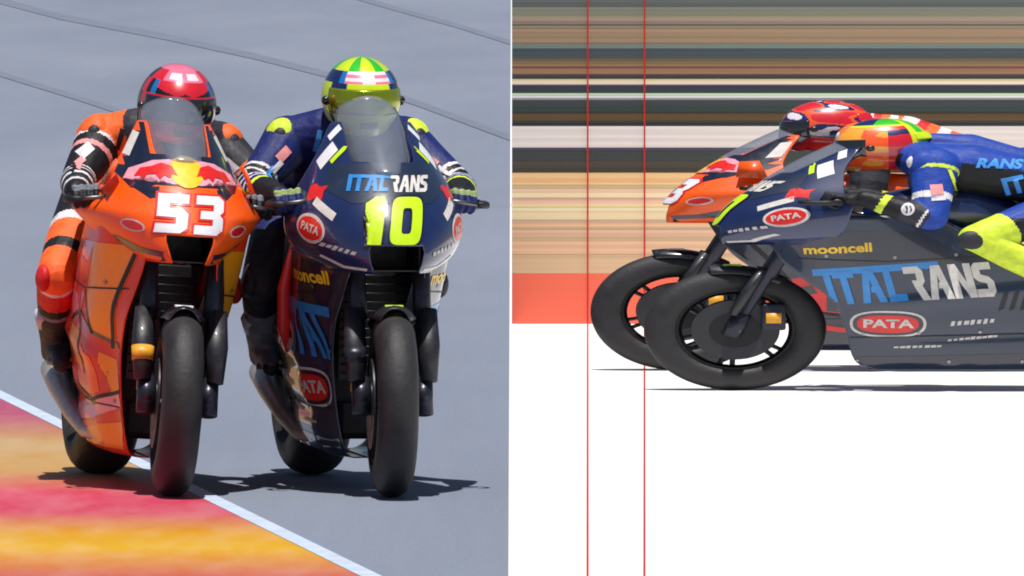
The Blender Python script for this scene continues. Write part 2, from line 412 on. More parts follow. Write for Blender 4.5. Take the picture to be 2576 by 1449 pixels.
# ------------------------------------------------------------------ motorcycle materials
M_TYRE = mat("tyre_rubber", (.021,.019,.021), .6, noise=.35, nscale=9, bump=.2, bscale=60)
M_RIM = mat("rim_black", (.015,.015,.017), .35, .4)
M_STEEL = mat("steel", (.16,.16,.16), .4, 1.0)
M_DISC = mat("carbon_disc", (.035,.035,.04), .4, .3)
M_FORK = mat("fork_dark", (.03,.03,.045), .35, .5)
M_BLACK = mat("black_plastic", (.012,.012,.014), .5)
M_GLOSSBLK = mat("gloss_black", (.012,.012,.018), .25, coat=.8)
M_CARBON = mat("carbon", (.016,.017,.022), .45, coat=.15, noise=.15, nscale=60)
M_ALLOY = mat("alloy", (.30,.29,.28), .4, .9)
M_TITAN = mat("titanium", (.52,.50,.49), .45, .6)
M_GOLD = mat("gold_label", (225,160,40), .45)
M_ORANGE = mat("orange_paint", (255,92,8), .42, coat=.35, noise=.05, nscale=8)
M_AMBER = mat("amber_paint", (252,164,14), .42, coat=.3, noise=.05)
M_FLAME = mat("flame_paint", (238,62,14), .42, coat=.35, noise=.06, nscale=8)
M_RED = mat("red_paint", (222,30,26), .4, coat=.4, noise=.06)
M_PINK = mat("pink_paint", (235,160,178), .4, coat=.6, noise=.12)
M_WHITE = mat("white_paint", (.80,.80,.84), .4, coat=.6, noise=.04)
M_LIME = mat("lime_paint", (196,232,12), .42, coat=.4, noise=.04)
M_YELLOW = mat("yellow_paint", (246,196,28), .42, coat=.4)
M_NAVY = mat("navy_paint", (22,38,84), .34, coat=.9, noise=.12, nscale=6)
M_SLATE = mat("slate_blue_paint", (28,41,66), .40, coat=.8, noise=.10, nscale=6)
M_INK = mat("ink_blue_paint", (16,22,46), .34, coat=.9, noise=.1)
M_SKYB = mat("sky_blue_print", (34,132,206), .4, coat=.4)
M_PURPLE = mat("plum_paint", (44,24,48), .36, coat=.8, noise=.1)
M_CREAM = mat("cream_print", (212,206,200), .45)
def screen_mat():
    m = bpy.data.materials.new("smoked_screen"); m.use_nodes = True; n = m.node_tree
    n.nodes.remove(n.nodes["Principled BSDF"]); out = n.nodes["Material Output"]
    tr = n.nodes.new("ShaderNodeBsdfTransparent"); tr.inputs[0].default_value = (.93,.95,.98,1)
    df = n.nodes.new("ShaderNodeBsdfDiffuse"); df.inputs[0].default_value = (.42,.46,.55,1)
    no = n.nodes.new("ShaderNodeTexNoise"); no.inputs["Scale"].default_value = 6
    mr = n.nodes.new("ShaderNodeMapRange"); mr.inputs[3].default_value = .16; mr.inputs[4].default_value = .26
    n.links.new(no.outputs[0], mr.inputs[0])
    gl = n.nodes.new("ShaderNodeBsdfGlossy"); gl.inputs["Roughness"].default_value = .20
    lw = n.nodes.new("ShaderNodeLayerWeight"); lw.inputs[0].default_value = .5
    pw = n.nodes.new("ShaderNodeMath"); pw.operation = 'POWER'; pw.inputs[1].default_value = 3; n.links.new(lw.outputs["Facing"], pw.inputs[0])
    fr = n.nodes.new("ShaderNodeMath"); fr.operation = 'MULTIPLY_ADD'; fr.inputs[1].default_value = .5; fr.inputs[2].default_value = .10; n.links.new(pw.outputs[0], fr.inputs[0])
    a = n.nodes.new("ShaderNodeMixShader"); b = n.nodes.new("ShaderNodeMixShader")
    n.links.new(mr.outputs[0], a.inputs[0]); n.links.new(tr.outputs[0], a.inputs[1]); n.links.new(df.outputs[0], a.inputs[2])
    n.links.new(fr.outputs[0], b.inputs[0]); n.links.new(a.outputs[0], b.inputs[1]); n.links.new(gl.outputs[0], b.inputs[2])
    n.links.new(b.outputs[0], out.inputs[0]); return m
M_SCREEN = screen_mat()

# ------------------------------------------------------------------ motorcycle builder (local: -y forward, z up, origin at the front tyre's contact)
def wheel(name, root, c, Rr, hw, xf=lambda p: p, discs=True):
    T = lambda vf: ([xf(Vector(p)) for p in vf[0]], vf[1])
    ri = Rr*.685
    rim = revolve([(-hw*.62, ri), (-hw*.62, ri-.018), (-hw*.35, ri-.03), (hw*.35, ri-.03), (hw*.62, ri-.018), (hw*.62, ri)], c, 56)
    hub = revolve([(-hw*.7, .012), (-hw*.7, .035), (hw*.7, .035), (hw*.7, .012)], c, 24)
    sp = []
    for k in range(6):
        q = 2*math.pi*k/6+.35
        a = Vector((0, math.cos(q), math.sin(q))); cc = Vector(c)
        for s in (-.12, .12):
            b = Vector((0, math.cos(q+s), math.sin(q+s)))
            sp.append(tube([cc+a*.03, cc+b*(ri-.015)], [.011, .009], 8))
    w_ = mesh_obj(name, T(join(rim, hub, *sp)), M_RIM, root, auto=40)
    pr = []
    for k in range(17):                                   # round racing slick
        q = math.pi*k/16
        pr.append((-hw*math.cos(q), ri-.006+(Rr-ri+.006)*math.sin(q)**.62))
    mesh_obj("tyre", T(revolve(pr, c, 80)), M_TYRE, w_)
    if discs:
        for s in (-1, 1):
            x = s*(hw+.004)
            mesh_obj("brake_disc", T(revolve([(x-.0025,.085), (x-.0025,.146), (x+.0025,.146), (x+.0025,.085)], c, 48)), M_DISC, w_, auto=40)
            mesh_obj("disc_carrier", T(revolve([(x-.004,.03), (x-.004,.088), (x+.004,.088), (x+.004,.03)], c, 24)), M_RIM, w_, auto=40)
    return w_

TAB_A = [(.725,.175,-.075,.36), (.77,.245,-.082,.42), (.83,.283,-.066,.43), (.90,.288,-.03,.41), (.97,.265,.03,.37), (1.04,.23,.105,.32), (1.10,.20,.18,.26), (1.18,.165,.29,.20), (1.24,.14,.38,.16)]
TAB_B = [(.755,.13,-.075,.34), (.80,.195,-.072,.40), (.86,.268,-.048,.45), (.905,.310,-.018,.46), (.935,.29,.004,.44), (1.0,.238,.06,.36), (1.06,.20,.125,.30), (1.12,.172,.205,.25), (1.18,.15,.29,.20), (1.24,.13,.38,.16)]
SCR = [(1.03,.095,.078,.20), (1.08,.108,.136,.20), (1.14,.111,.21,.20), (1.2,.107,.295,.19), (1.25,.09,.375,.15), (1.285,.06,.44,.10)]

def motorcycle(name, label, kind, loc, rot, scale=(1,1,1), steer=0.0, side_style='blue'):
    root = empty(name, loc, rot, scale); tag(root, label, "motorcycle", "racing motorcycles")
    A = kind == 'A'
    base = M_NAVY if A else M_ORANGE
    ST = Matrix.Rotation(steer, 3, 'Z')
    xf = lambda p: ST @ Vector(p)
    T = lambda vf: ([xf(p) for p in vf[0]], vf[1])
    wheel("front_wheel", root, (0,0,.30), .30, .066, xf)
    wheel("rear_wheel", root, (0,1.40,.315), .315, .100, discs=False)
    # forks, calipers, fender
    for s in (-1, 1):
        up, lo = Vector((s*.108,.265,.93)), Vector((s*.100,-.012,.30))
        dv = (up-lo)
        fk = mesh_obj("fork_leg", T(tube([lo, lo+dv*.06, lo+dv*.1, lo+dv*.42, lo+dv*.43, up], [.026,.030,.022,.022,.030,.030], 16)), M_FORK, root)
        mesh_obj("fork_boot", T(tube([lo+Vector((0,-.004,-.03)), lo+dv*.13], [.032,.031], 14)), M_FORK, fk)
        cal = mesh_obj("brake_caliper", T(box(s*.072-.02, s*.072+.028*s+.02, .085, .165, .30, .43)), M_FORK, root, bevel=.01)
        mesh_obj("caliper_label", T(box(s*.122-.002, s*.122+.002, .10, .15, .335, .385)), M_GOLD, cal)
        g = mesh_obj("fork_guard", T(tube([lo+dv*.12+Vector((s*.016,-.028,0)), lo+dv*.30+Vector((s*.018,-.032,0)), lo+dv*.48+Vector((s*.016,-.03,0))], [.028,.036,.030], 14, .6, (0,1,0))), M_CARBON, root)
        if s < 0: mesh_obj("guard_label", T(tube([lo+dv*.215+Vector((s*.018,-.034,0)), lo+dv*.285+Vector((s*.018,-.036,0))], [.0345,.0372], 14, .64, (0,1,0))), M_GOLD if not A else M_FORK, g)
    mesh_obj("front_axle", T(tube([(-.125,0,.30), (.125,0,.30)], .016, 12)), M_ALLOY, root)
    def fend(u, v):
        a = R(52) + u*R(50); q = (v-.5)*2
        r = .307 + .012*(1-q*q) - .010*abs(q)**3*3 - .03*abs(2*u-1)**4*0
        hw = .074*(1-.35*abs(2*u-1)**3)
        return xf((hw*q, .0-math.cos(a+R(5))*-r*1.0, .30+math.sin(a)*r))
    fd = mesh_obj("front_fender", grid(fend, 26, 10), M_CARBON if A else M_GLOSSBLK, root, thick=.004)
    mesh_obj("fender_badge", T(box(-.030, .030, -.04, .02, .612, .6215)), M_LIME if A else M_WHITE, fd, bevel=.003)
    # nose cowl
    P = lut(TAB_A if A else TAB_B, A)
    def cp(u, z):
        w_, yn, L = P(z); a = u*math.pi/2
        return (w_*math.sin(a), yn+L*(1-max(math.cos(a), 0)**1.15), z)
    zn = (.725, .812) if A else (.755, .845)
    def cowl(i, j):
        u = 2*i-1; au = abs(u)
        z0 = zn[0] + (zn[1]-zn[0])*(1-sstep(.20,.27,au)) 
        zt = (1.075 if A else 1.098) + (.125 if A else .102)*sstep(.30,.47,au) - .27*sstep(.60,1,au)
        return cp(u, z0+(zt-z0)*j)
    cv = grid(cowl, 90, 34)
    nose = mesh_obj("nose_cowl", cv, base, root, thick=.004)
    bN = BVHTree.FromPolygons([Vector(p) for p in cv[0]], cv[1])
    x0, x1 = -.082, .082
    duct = box(x0, x1, -.02, .20, zn[0]+.006, zn[1]+.008); duct = (duct[0], [f for i, f in enumerate(duct[1]) if i != 2])
    mesh_obj("air_intake", duct, M_BLACK, root, smooth=False, thick=.006)
    S = lut(SCR)
    def scr(i, j):
        u = (2*i-1)*.9; z0 = (1.04 if A else 1.08)+(.10 if A else .07)*abs(u)**3; zt = 1.283-.05*abs(u)**2.5
        w_, yn, L = S(z0+(zt-z0)*j); a = u*math.pi/2
        return (w_*math.sin(a), yn+L*(1-math.cos(a)), z0+(zt-z0)*j)
    sc = mesh_obj("windscreen", grid(scr, 30, 20), M_SCREEN, root, thick=.003)
    for s in (-1, 1):
        e_ = [Vector(scr((s+1)/2, j/14)) + Vector((s*.002,0,0)) for j in range(15)]
        mesh_obj("screen_edge", tube(e_, .0035, 8), M_BLACK, sc)
    # side fairing: one U shaped shell round the engine
    prof = lut([(0,0,.105), (.12,.085,.11), (.24,.135,.155), (.4,.178,.29), (.6,.208,.45), (.8,.232,.62), (1,.246,.87)])
    YF = lut([(0,.46), (.12,.44), (.24,.39), (.4,.365), (.6,.315), (.8,.165), (1,.05)])
    YR = lut([(0,1.02), (.24,1.02), (.4,1.0), (.6,1.0), (.8,.95), (1,.66)])
    def sf(i, j):
        s = 2*i-1; a = abs(s); x, z = prof(a); y0, y1 = YF(a), YR(a)
        y = y0+(y1-y0)*j
        q = .66-.18*sstep(.72,.95,a); k = q+(1-q)*sstep(0, .34, j) - .10*sstep(.6, 1, j)
        x = x*k + .016*math.exp(-((z-(.40+.10*j))/.035)**2)*sstep(.05,.3,j) - .014*math.exp(-((z-(.245+.04*j))/.03)**2)*sstep(.15,.4,j)
        return (math.copysign(x, s) if a > .02 else 0.0, y, z)
    sv = grid(sf, 110, 32)
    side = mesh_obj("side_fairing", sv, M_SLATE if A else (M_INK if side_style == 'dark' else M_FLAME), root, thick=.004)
    bS = BVHTree.FromPolygons([Vector(p) for p in sv[0]], sv[1])
    # engine, radiator, frame, tank, seat, tail
    rad = mesh_obj("radiator", box(-.112, .112, .36, .39, .36, .74), M_BLACK, root, bevel=.006)
    for k in range(12):
        mesh_obj("radiator_fin", box(-.106, .106, .354, .359, .38+k*.029, .386+k*.029), M_CARBON, rad)
    mesh_obj("engine", join(box(-.075,.075,.55,.92,.16,.30), box(-.12,.12,.50,.92,.28,.46), box(-.10,.10,.42,.70,.46,.74)), M_BLACK, root, smooth=False, bevel=.02)
    for s in (-1, 1):
        mesh_obj("frame_spar", tube([(s*.09,.30,.86), (s*.15,.48,.80), (s*.16,.80,.62), (s*.12,.95,.48)], [.03,.04,.042,.05], 12, 1.3), M_BLACK, root)
        mesh_obj("swingarm", tube([(s*.09,.93,.45), (s*.135,1.08,.42), (s*.13,1.40,.315)], [.035,.036,.025], 12, 1.4), M_BLACK, root)
    def ring(y, hw, zb, zt, n=20):
        out = []
        for k in range(n):
            q = 2*math.pi*k/n; cx, cz = math.cos(q), math.sin(q)
            out.append((hw*math.copysign(abs(cx)**.75, cx), y, (zb+zt)/2+(zt-zb)/2*math.copysign(abs(cz)**.75, cz)))
        return out
    mesh_obj("fuel_tank", loft([ring(.42,.09,.80,.90), ring(.47,.15,.78,.97), ring(.60,.175,.77,1.01), ring(.78,.165,.76,1.0), ring(.92,.11,.76,.93), ring(.98,.08,.76,.87)]), base, root)
    mesh_obj("seat", loft([ring(.96,.09,.80,.855), ring(1.05,.13,.80,.865), ring(1.25,.13,.82,.885), ring(1.33,.12,.83,.93)]), M_BLACK, root)
    mesh_obj("tail_section", loft([ring(1.02,.10,.74,.80), ring(1.20,.135,.76,.84), ring(1.36,.12,.80,.96), ring(1.50,.08,.86,.985), ring(1.62,.03,.92,.965)]), base, root)
    # exhaust low on the right hand flank, footrests, chain
    mesh_obj("exhaust", tube([(-.10,.62,.16), (-.135,.90,.165), (-.165,1.02,.22), (-.175,1.20,.30), (-.178,1.36,.345)], [.024,.026,.032,.048,.044], 16), M_TITAN, root)
    for s in (-1, 1):
        mesh_obj("footrest", tube([(s*.15,1.10,.37), (s*.245,1.10,.375)], .011, 10), M_ALLOY, root)
        mesh_obj("heel_guard", box(s*.145-.003, s*.145+.003, 1.08, 1.20, .36, .47), M_CARBON, root, bevel=.01)
    # bars
    for s in (-1, 1):
        hb = mesh_obj("handlebar", tube([(s*.11,.275,.965), (s*.20,.295,.955), (s*.345,.335,.935)], [.013,.012,.012], 12), M_BLACK, root)
        mesh_obj("grip", tube([(s*.225,.302,.952), (s*.345,.335,.935)], .0165, 14), M_BLACK, hb)
        mesh_obj("lever", tube([(s*.20,.255,.955), (s*.27,.235,.945), (s*.345,.262,.935)], [.008,.007,.006], 8), M_STEEL, hb)
        mesh_obj("lever_guard", tube([(s*.348,.336,.935), (s*.362,.29,.935), (s*.355,.235,.935), (s*.32,.205,.938)], [.010,.009,.008,.007], 8, 1.4), M_BLACK, hb)
    # ---------------- print
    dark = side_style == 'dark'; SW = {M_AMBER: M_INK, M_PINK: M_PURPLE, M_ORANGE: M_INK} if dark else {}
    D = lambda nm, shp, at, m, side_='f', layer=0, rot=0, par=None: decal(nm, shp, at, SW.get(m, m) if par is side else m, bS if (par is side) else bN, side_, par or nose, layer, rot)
    for s in (-1, 1):
        fl = s
        for q in range(3):                                            # cooling louvres
            y0 = .86+q*.035
            D("louvre", poly2d([(y*fl, z) for y, z in ((y0,.40), (y0+.018,.41), (y0+.035,.50), (y0+.017,.49))]), (0,0), M_BLACK, s, 1, par=side)
        D("panel_seam", poly2d([(y*fl, z) for y, z in ((.36,.262), (.60,.272), (1.0,.285), (1.0,.290), (.60,.277), (.36,.267))]), (0,0), M_BLACK, s, 2, par=side)
        D("panel_seam", poly2d([(y*fl, z) for y, z in ((.20,.655), (.50,.642), (.90,.672), (.90,.677), (.50,.647), (.20,.660))]), (0,0), M_BLACK, s, 2, par=side)
        for y, z in ((.42,.285), (.60,.292), (.80,.298), (.95,.305), (.30,.672), (.52,.664), (.72,.676), (.84,.684), (.40,.15), (.70,.15), (.94,.15)):
            D("fastener", oval2d(.006,.008,10), (y, z), M_ALLOY, s, 4, par=side)
    if A:
        D("cowl_panel", poly2d([(-.155,1.07), (-.20,.99), (-.13,.945), (.13,.945), (.20,.99), (.155,1.07)]), (0,0), M_SLATE, layer=0)
        ten = digits("10", .150, .20, 1.06)
        D("race_number", ten[1], (-.002, .890), M_INK, layer=1)
        D("race_number", ten[0], (-.002, .890), M_LIME, layer=2)
        D("lettering", digits("ITAL", .052, .35, 1.02, .07)[0], (-.066, 1.008), M_SKYB, layer=2)
        D("lettering", poly2d([(-.122,1.024), (.012,1.024), (.016,1.034), (-.119,1.034)]), (0,0), M_SKYB, layer=1)
        D("lettering", digits("RANS", .052, .35, .92, .03)[0], (.064, 1.006), M_CREAM, layer=2)
        for s in (-1, 1):
            ds = 'd+' if s > 0 else 'd-'
            def rd(x, z):
                w_, yn, L = P(z); a = math.asin(min(abs(x)/w_, .999)); y = yn+L*(1-math.cos(a)**1.15); return (s*abs(x)+s*y)*.70710678, z
            D("label_patch", rect2d(.050,.075), rd(.166, 1.092), M_WHITE, ds, rot=s*.55*-1*-1, layer=0)
            D("label_patch", rect2d(.018,.080), rd(.126, 1.105), M_LIME, ds, rot=s*.55, layer=1)
            D("label_patch", rect2d(.028,.045), rd(.130, 1.165), M_WHITE, ds, rot=s*.55, layer=0)
            D("emblem", poly2d([(-.04,-.02), (-.016,-.028), (.004,-.016), (.04,-.022), (.034,.006), (.044,.024), (.010,.018), (-.016,.028), (-.042,.020)]), rd(.215, .975), M_RED, ds, layer=0)
            D("label_patch", rect2d(.125,.026), rd(.205, .925), M_CREAM, ds, rot=s*.42, layer=0)
            D("oval_badge", oval2d(.078,.046), rd(.243, .862), M_CREAM, ds, rot=s*.22, layer=0)
            D("oval_badge", oval2d(.067,.036), rd(.243, .862), M_RED, ds, rot=s*.22, layer=1)
            D("oval_badge", text2d("PATA", .036, 0, .001, 1.1), rd(.243, .862), M_CREAM, ds, rot=s*.22, layer=2)
            D("chin_stripe", poly2d([(s*.09,.732), (s*.15,.740), (s*.215,.775), (s*.212,.781), (s*.15,.748), (s*.09,.740)]), (0,0), M_CREAM, layer=0)  # gloss highlight along the lower lip, painted as a pale stripe
            # flanks
            flip = s
            D("side_panel", poly2d([(y*flip, z) for y, z in ((.16,.79), (.60,.79), (.80,.63), (.26,.60))]), (0,0), M_INK, s, 0, par=side)
            D("lettering", text2d("mooncell", .060, 0, .002, 1.0), (.335, .705), M_YELLOW, s, 2, R(4)*s, par=side)
            D("lettering", digits("ITAL", .165, -.12, .66, .07)[0], (.425, .520), M_SKYB, s, 2, R(5)*s, par=side)
            D("lettering", poly2d([(y*flip, z) for y, z in ((.255,.570), (.66,.612), (.66,.645), (.25,.603))]), (0,0), M_SKYB, s, 1, par=side)
            D("lettering", digits("RANS", .170, -.10, .62, .02)[0], (.700, .545), M_CREAM, s, 2, R(5)*s, par=side)
            D("oval_badge", oval2d(.125,.066,32,2.5), (.50, .335), M_CREAM, s, 1, par=side)
            D("oval_badge", oval2d(.115,.057,32,2.5), (.50, .335), M_INK, s, 2, par=side)
            D("oval_badge", oval2d(.100,.044,32,2.5), (.50, .335), M_RED, s, 3, par=side)
            D("oval_badge", text2d("PATA", .055, 0, .002, 1.2), (.50, .335), M_CREAM, s, 4, par=side)
            D("lettering", dashes(7,.15,.020), (.78, .345), M_CREAM, s, 1, R(6)*s, par=side)
            D("lettering", dashes(9,.17,.013), (.78, .265), M_CREAM, s, 1, R(8)*s, par=side)
            D("lettering", dashes(8,.16,.010), (.60, .222), M_CREAM, s, 1, R(2)*s, par=side)
            D("side_panel", poly2d([(y*flip, z) for y, z in ((.10,.13), (1.02,.13), (1.02,.19), (.40,.17))]), (0,0), M_INK, s, 0, par=side)
        for x, z, w_, ro in ((-.17,.80,.10,-.3), (.17,.80,.10,.3)):
            D("lettering", dashes(6, w_, .012), (x, z), M_CREAM, layer=1, rot=ro)
        tr = mesh_obj("side_trim", tube([(-.262,.40,.79), (-.262,.52,.66), (-.245,.60,.52), (-.225,.66,.44)], [.006,.022,.024,.004], 10, .5, (0,1,0)), M_RED, root)
    else:
        num = digits("53", .122, .16, 1.30)
        D("race_number", num[1], (.004, .912), M_RED, layer=1)
        D("race_number", num[0], (.004, .912), M_WHITE, layer=2)
        D("cowl_panel", poly2d([(-.20,1.03), (-.17,.985), (-.13,.985), (-.10,1.0), (.10,1.0), (.13,.985), (.17,.985), (.20,1.03), (.16,1.20), (-.16,1.20)]), (0,0), M_INK, layer=0)
        D("cowl_panel", poly2d([(-.165,.988), (-.12,.955), (-.095,.962), (-.088,.995)]), (0,0), M_INK, layer=0)
        D("cowl_panel", poly2d([(.165,.988), (.12,.955), (.105,.962), (.098,.995)]), (0,0), M_INK, layer=0)
        D("cowl_panel", poly2d([(-.185,1.010), (-.09,1.030), (-.05,1.004), (.05,1.004), (.09,1.030), (.185,1.010), (.165,1.045), (.10,1.075), (.04,1.083), (-.04,1.083), (-.10,1.075), (-.165,1.045)]), (0,0), M_PINK, layer=1)
        D("sun_disc_emblem", oval2d(.054,.050), (.0, 1.044), M_YELLOW, layer=2)
        for s in (-1, 1):
            bull = [(.030,1.030), (.045,1.060), (.075,1.068), (.105,1.055), (.135,1.048), (.155,1.020), (.140,1.024), (.130,1.012), (.120,1.028), (.095,1.032), (.085,1.016), (.070,1.030), (.055,1.022), (.046,1.034)]
            D("animal_emblem", poly2d([(s*x, z) for x, z in bull]), (0,0), M_RED, layer=3)
            D("label_patch", rect2d(.016,.085), (s*.145, 1.125), M_CREAM, rot=s*.45, layer=1)
            D("label_patch", rect2d(.012,.07), (s*.172, 1.10), M_LIME if s < 0 else M_CREAM, rot=s*.5, layer=1)
            D("oval_badge", oval2d(.034,.018), (s*.170, .868), M_CREAM, rot=s*.3, layer=0)
            D("oval_badge", oval2d(.029,.013), (s*.170, .868), M_RED, rot=s*.3, layer=1)
            hn = mesh_obj("horn_fin", loft([[(s*.235,.20,1.0), (s*.245,.30,.99), (s*.252,.30,.985), (s*.245,.19,.99)], [(s*.205,.21,1.07), (s*.205,.27,1.075), (s*.212,.27,1.07), (s*.214,.20,1.065)]]), M_ORANGE, root)
            flip = s
            Q = lambda pts: poly2d([(y*flip, z) for y, z in pts])
            D("side_panel", Q([(.12,.80), (.34,.80), (.50,.64), (.47,.50), (.36,.46), (.27,.60)]), (0,0), M_AMBER, s, 0, par=side)
            D("side_panel", Q([(.34,.80), (.60,.80), (.86,.60), (.78,.50), (.62,.56), (.50,.64)]), (0,0), M_PINK, s, 0, par=side)
            D("animal_emblem", Q([(.36,.79), (.47,.73), (.58,.75), (.74,.62), (.66,.63), (.63,.56), (.57,.64), (.49,.62), (.43,.70)]), (0,0), M_RED, s, 1, par=side)
            D("side_panel", Q([(.30,.45), (.47,.50), (.62,.56), (.86,.52), (.88,.34), (.60,.29), (.33,.33)]), (0,0), M_RED, s, 0, par=side)
            D("side_panel", Q([(.33,.475), (.48,.515), (.62,.575), (.86,.535), (.86,.52), (.62,.56), (.48,.50), (.33,.458)]), (0,0), M_INK, s, 1, par=side)
            D("side_panel", Q([(.36,.42), (.45,.44), (.47,.40), (.42,.39), (.43,.31), (.37,.32)]), (0,0), M_AMBER, s, 1, par=side)
            D("side_panel", Q([(.50,.42), (.60,.46), (.62,.36), (.56,.30), (.50,.31)]), (0,0), M_ORANGE, s, 1, par=side)
            for pts in ([(.13,.79), (.28,.59), (.37,.455), (.385,.46), (.295,.60), (.15,.79)], [(.49,.64), (.46,.50), (.475,.495), (.505,.64)], [(.33,.33), (.60,.285), (.88,.335), (.88,.325), (.60,.272), (.33,.318)], [(.62,.56), (.63,.36), (.645,.36), (.635,.56)]):
                D("panel_seam", Q(pts), (0,0), M_BLACK, s, 2, par=side)
            D("side_panel", Q([(.64,.50), (.80,.52), (.78,.40), (.66,.37)]), (0,0), M_AMBER, s, 1, par=side)
            D("lettering", dashes(5,.20,.045), (.72, .43), M_WHITE, s, 1, R(5)*s, par=side)
            D("side_panel", Q([(.37,.27), (.60,.22), (.98,.20), (.98,.25), (.70,.28), (.38,.315)]), (0,0), M_PINK, s, 1, par=side)
            D("side_panel", Q([(.37,.23), (.60,.195), (.98,.17), (.98,.195), (.60,.215), (.37,.262)]), (0,0), M_RED, s, 1, par=side)
            D("side_panel", Q([(.44,.13), (1.0,.13), (1.0,.16), (.38,.22), (.38,.19)]), (0,0), M_AMBER, s, 1, par=side)
            D("lettering", dashes(9,.22,.012), (.66, .265), M_INK, s, 3, R(-4)*s, par=side)
            D("chin_stripe", poly2d([(s*.08,.772), (s*.15,.784), (s*.215,.825), (s*.205,.832), (s*.14,.80), (s*.08,.79)]), (0,0), M_INK, layer=0)
    return root

# ------------------------------------------------------------------ riders
def suit(name, rgb, rough=.58): return mat("leather_"+name, rgb, rough, coat=.0, noise=.18, nscale=30, spec=.35, bump=.55, bscale=26)
L_NAVY = suit("navy", (22,34,98)); L_BLUE = suit("royal_blue", (30,66,158)); L_BLACK = suit("black", (22,22,28)); L_ORANGE = suit("orange", (246,104,42))
L_WHITE = suit("white", (222,218,222)); L_RED = suit("red", (206,34,36)); L_LIME = suit("lime", (206,226,62)); L_GREY = suit("grey", (120,124,136)); L_SKY = suit("sky", (70,150,226))
L_CHAR = suit("charcoal", (46,46,54)); L_PINK = suit("pink", (232,150,150))
L_OLIVE = suit('olive', (150,168,110))
def hp(n, rgb):
    return mat("helmet_"+n, rgb, .3, coat=.9, noise=.05, nscale=12)
H_LIME = hp("lime", (206,226,20)); H_NAVY = hp("navy", (18,36,92)); H_GREEN = hp("green", (50,190,40)); H_WHITE = hp("white", (232,222,228)); H_PINK = hp("pink", (236,120,150))
H_RED = hp("red", (214,26,44)); H_BLACK = hp("black", (20,20,26)); H_ORANGE = hp("orange", (250,90,36)); H_AMBER = hp("amber", (246,164,50)); H_BLUE = hp("blue", (30,110,180))
M_VISOR = mat("visor", (.015,.017,.022), .08, coat=1.0, noise=.02)
M_SOLE = mat("sole", (.02,.02,.02), .7)
M_SLIDER = mat("slider", (.55,.56,.60), .5)

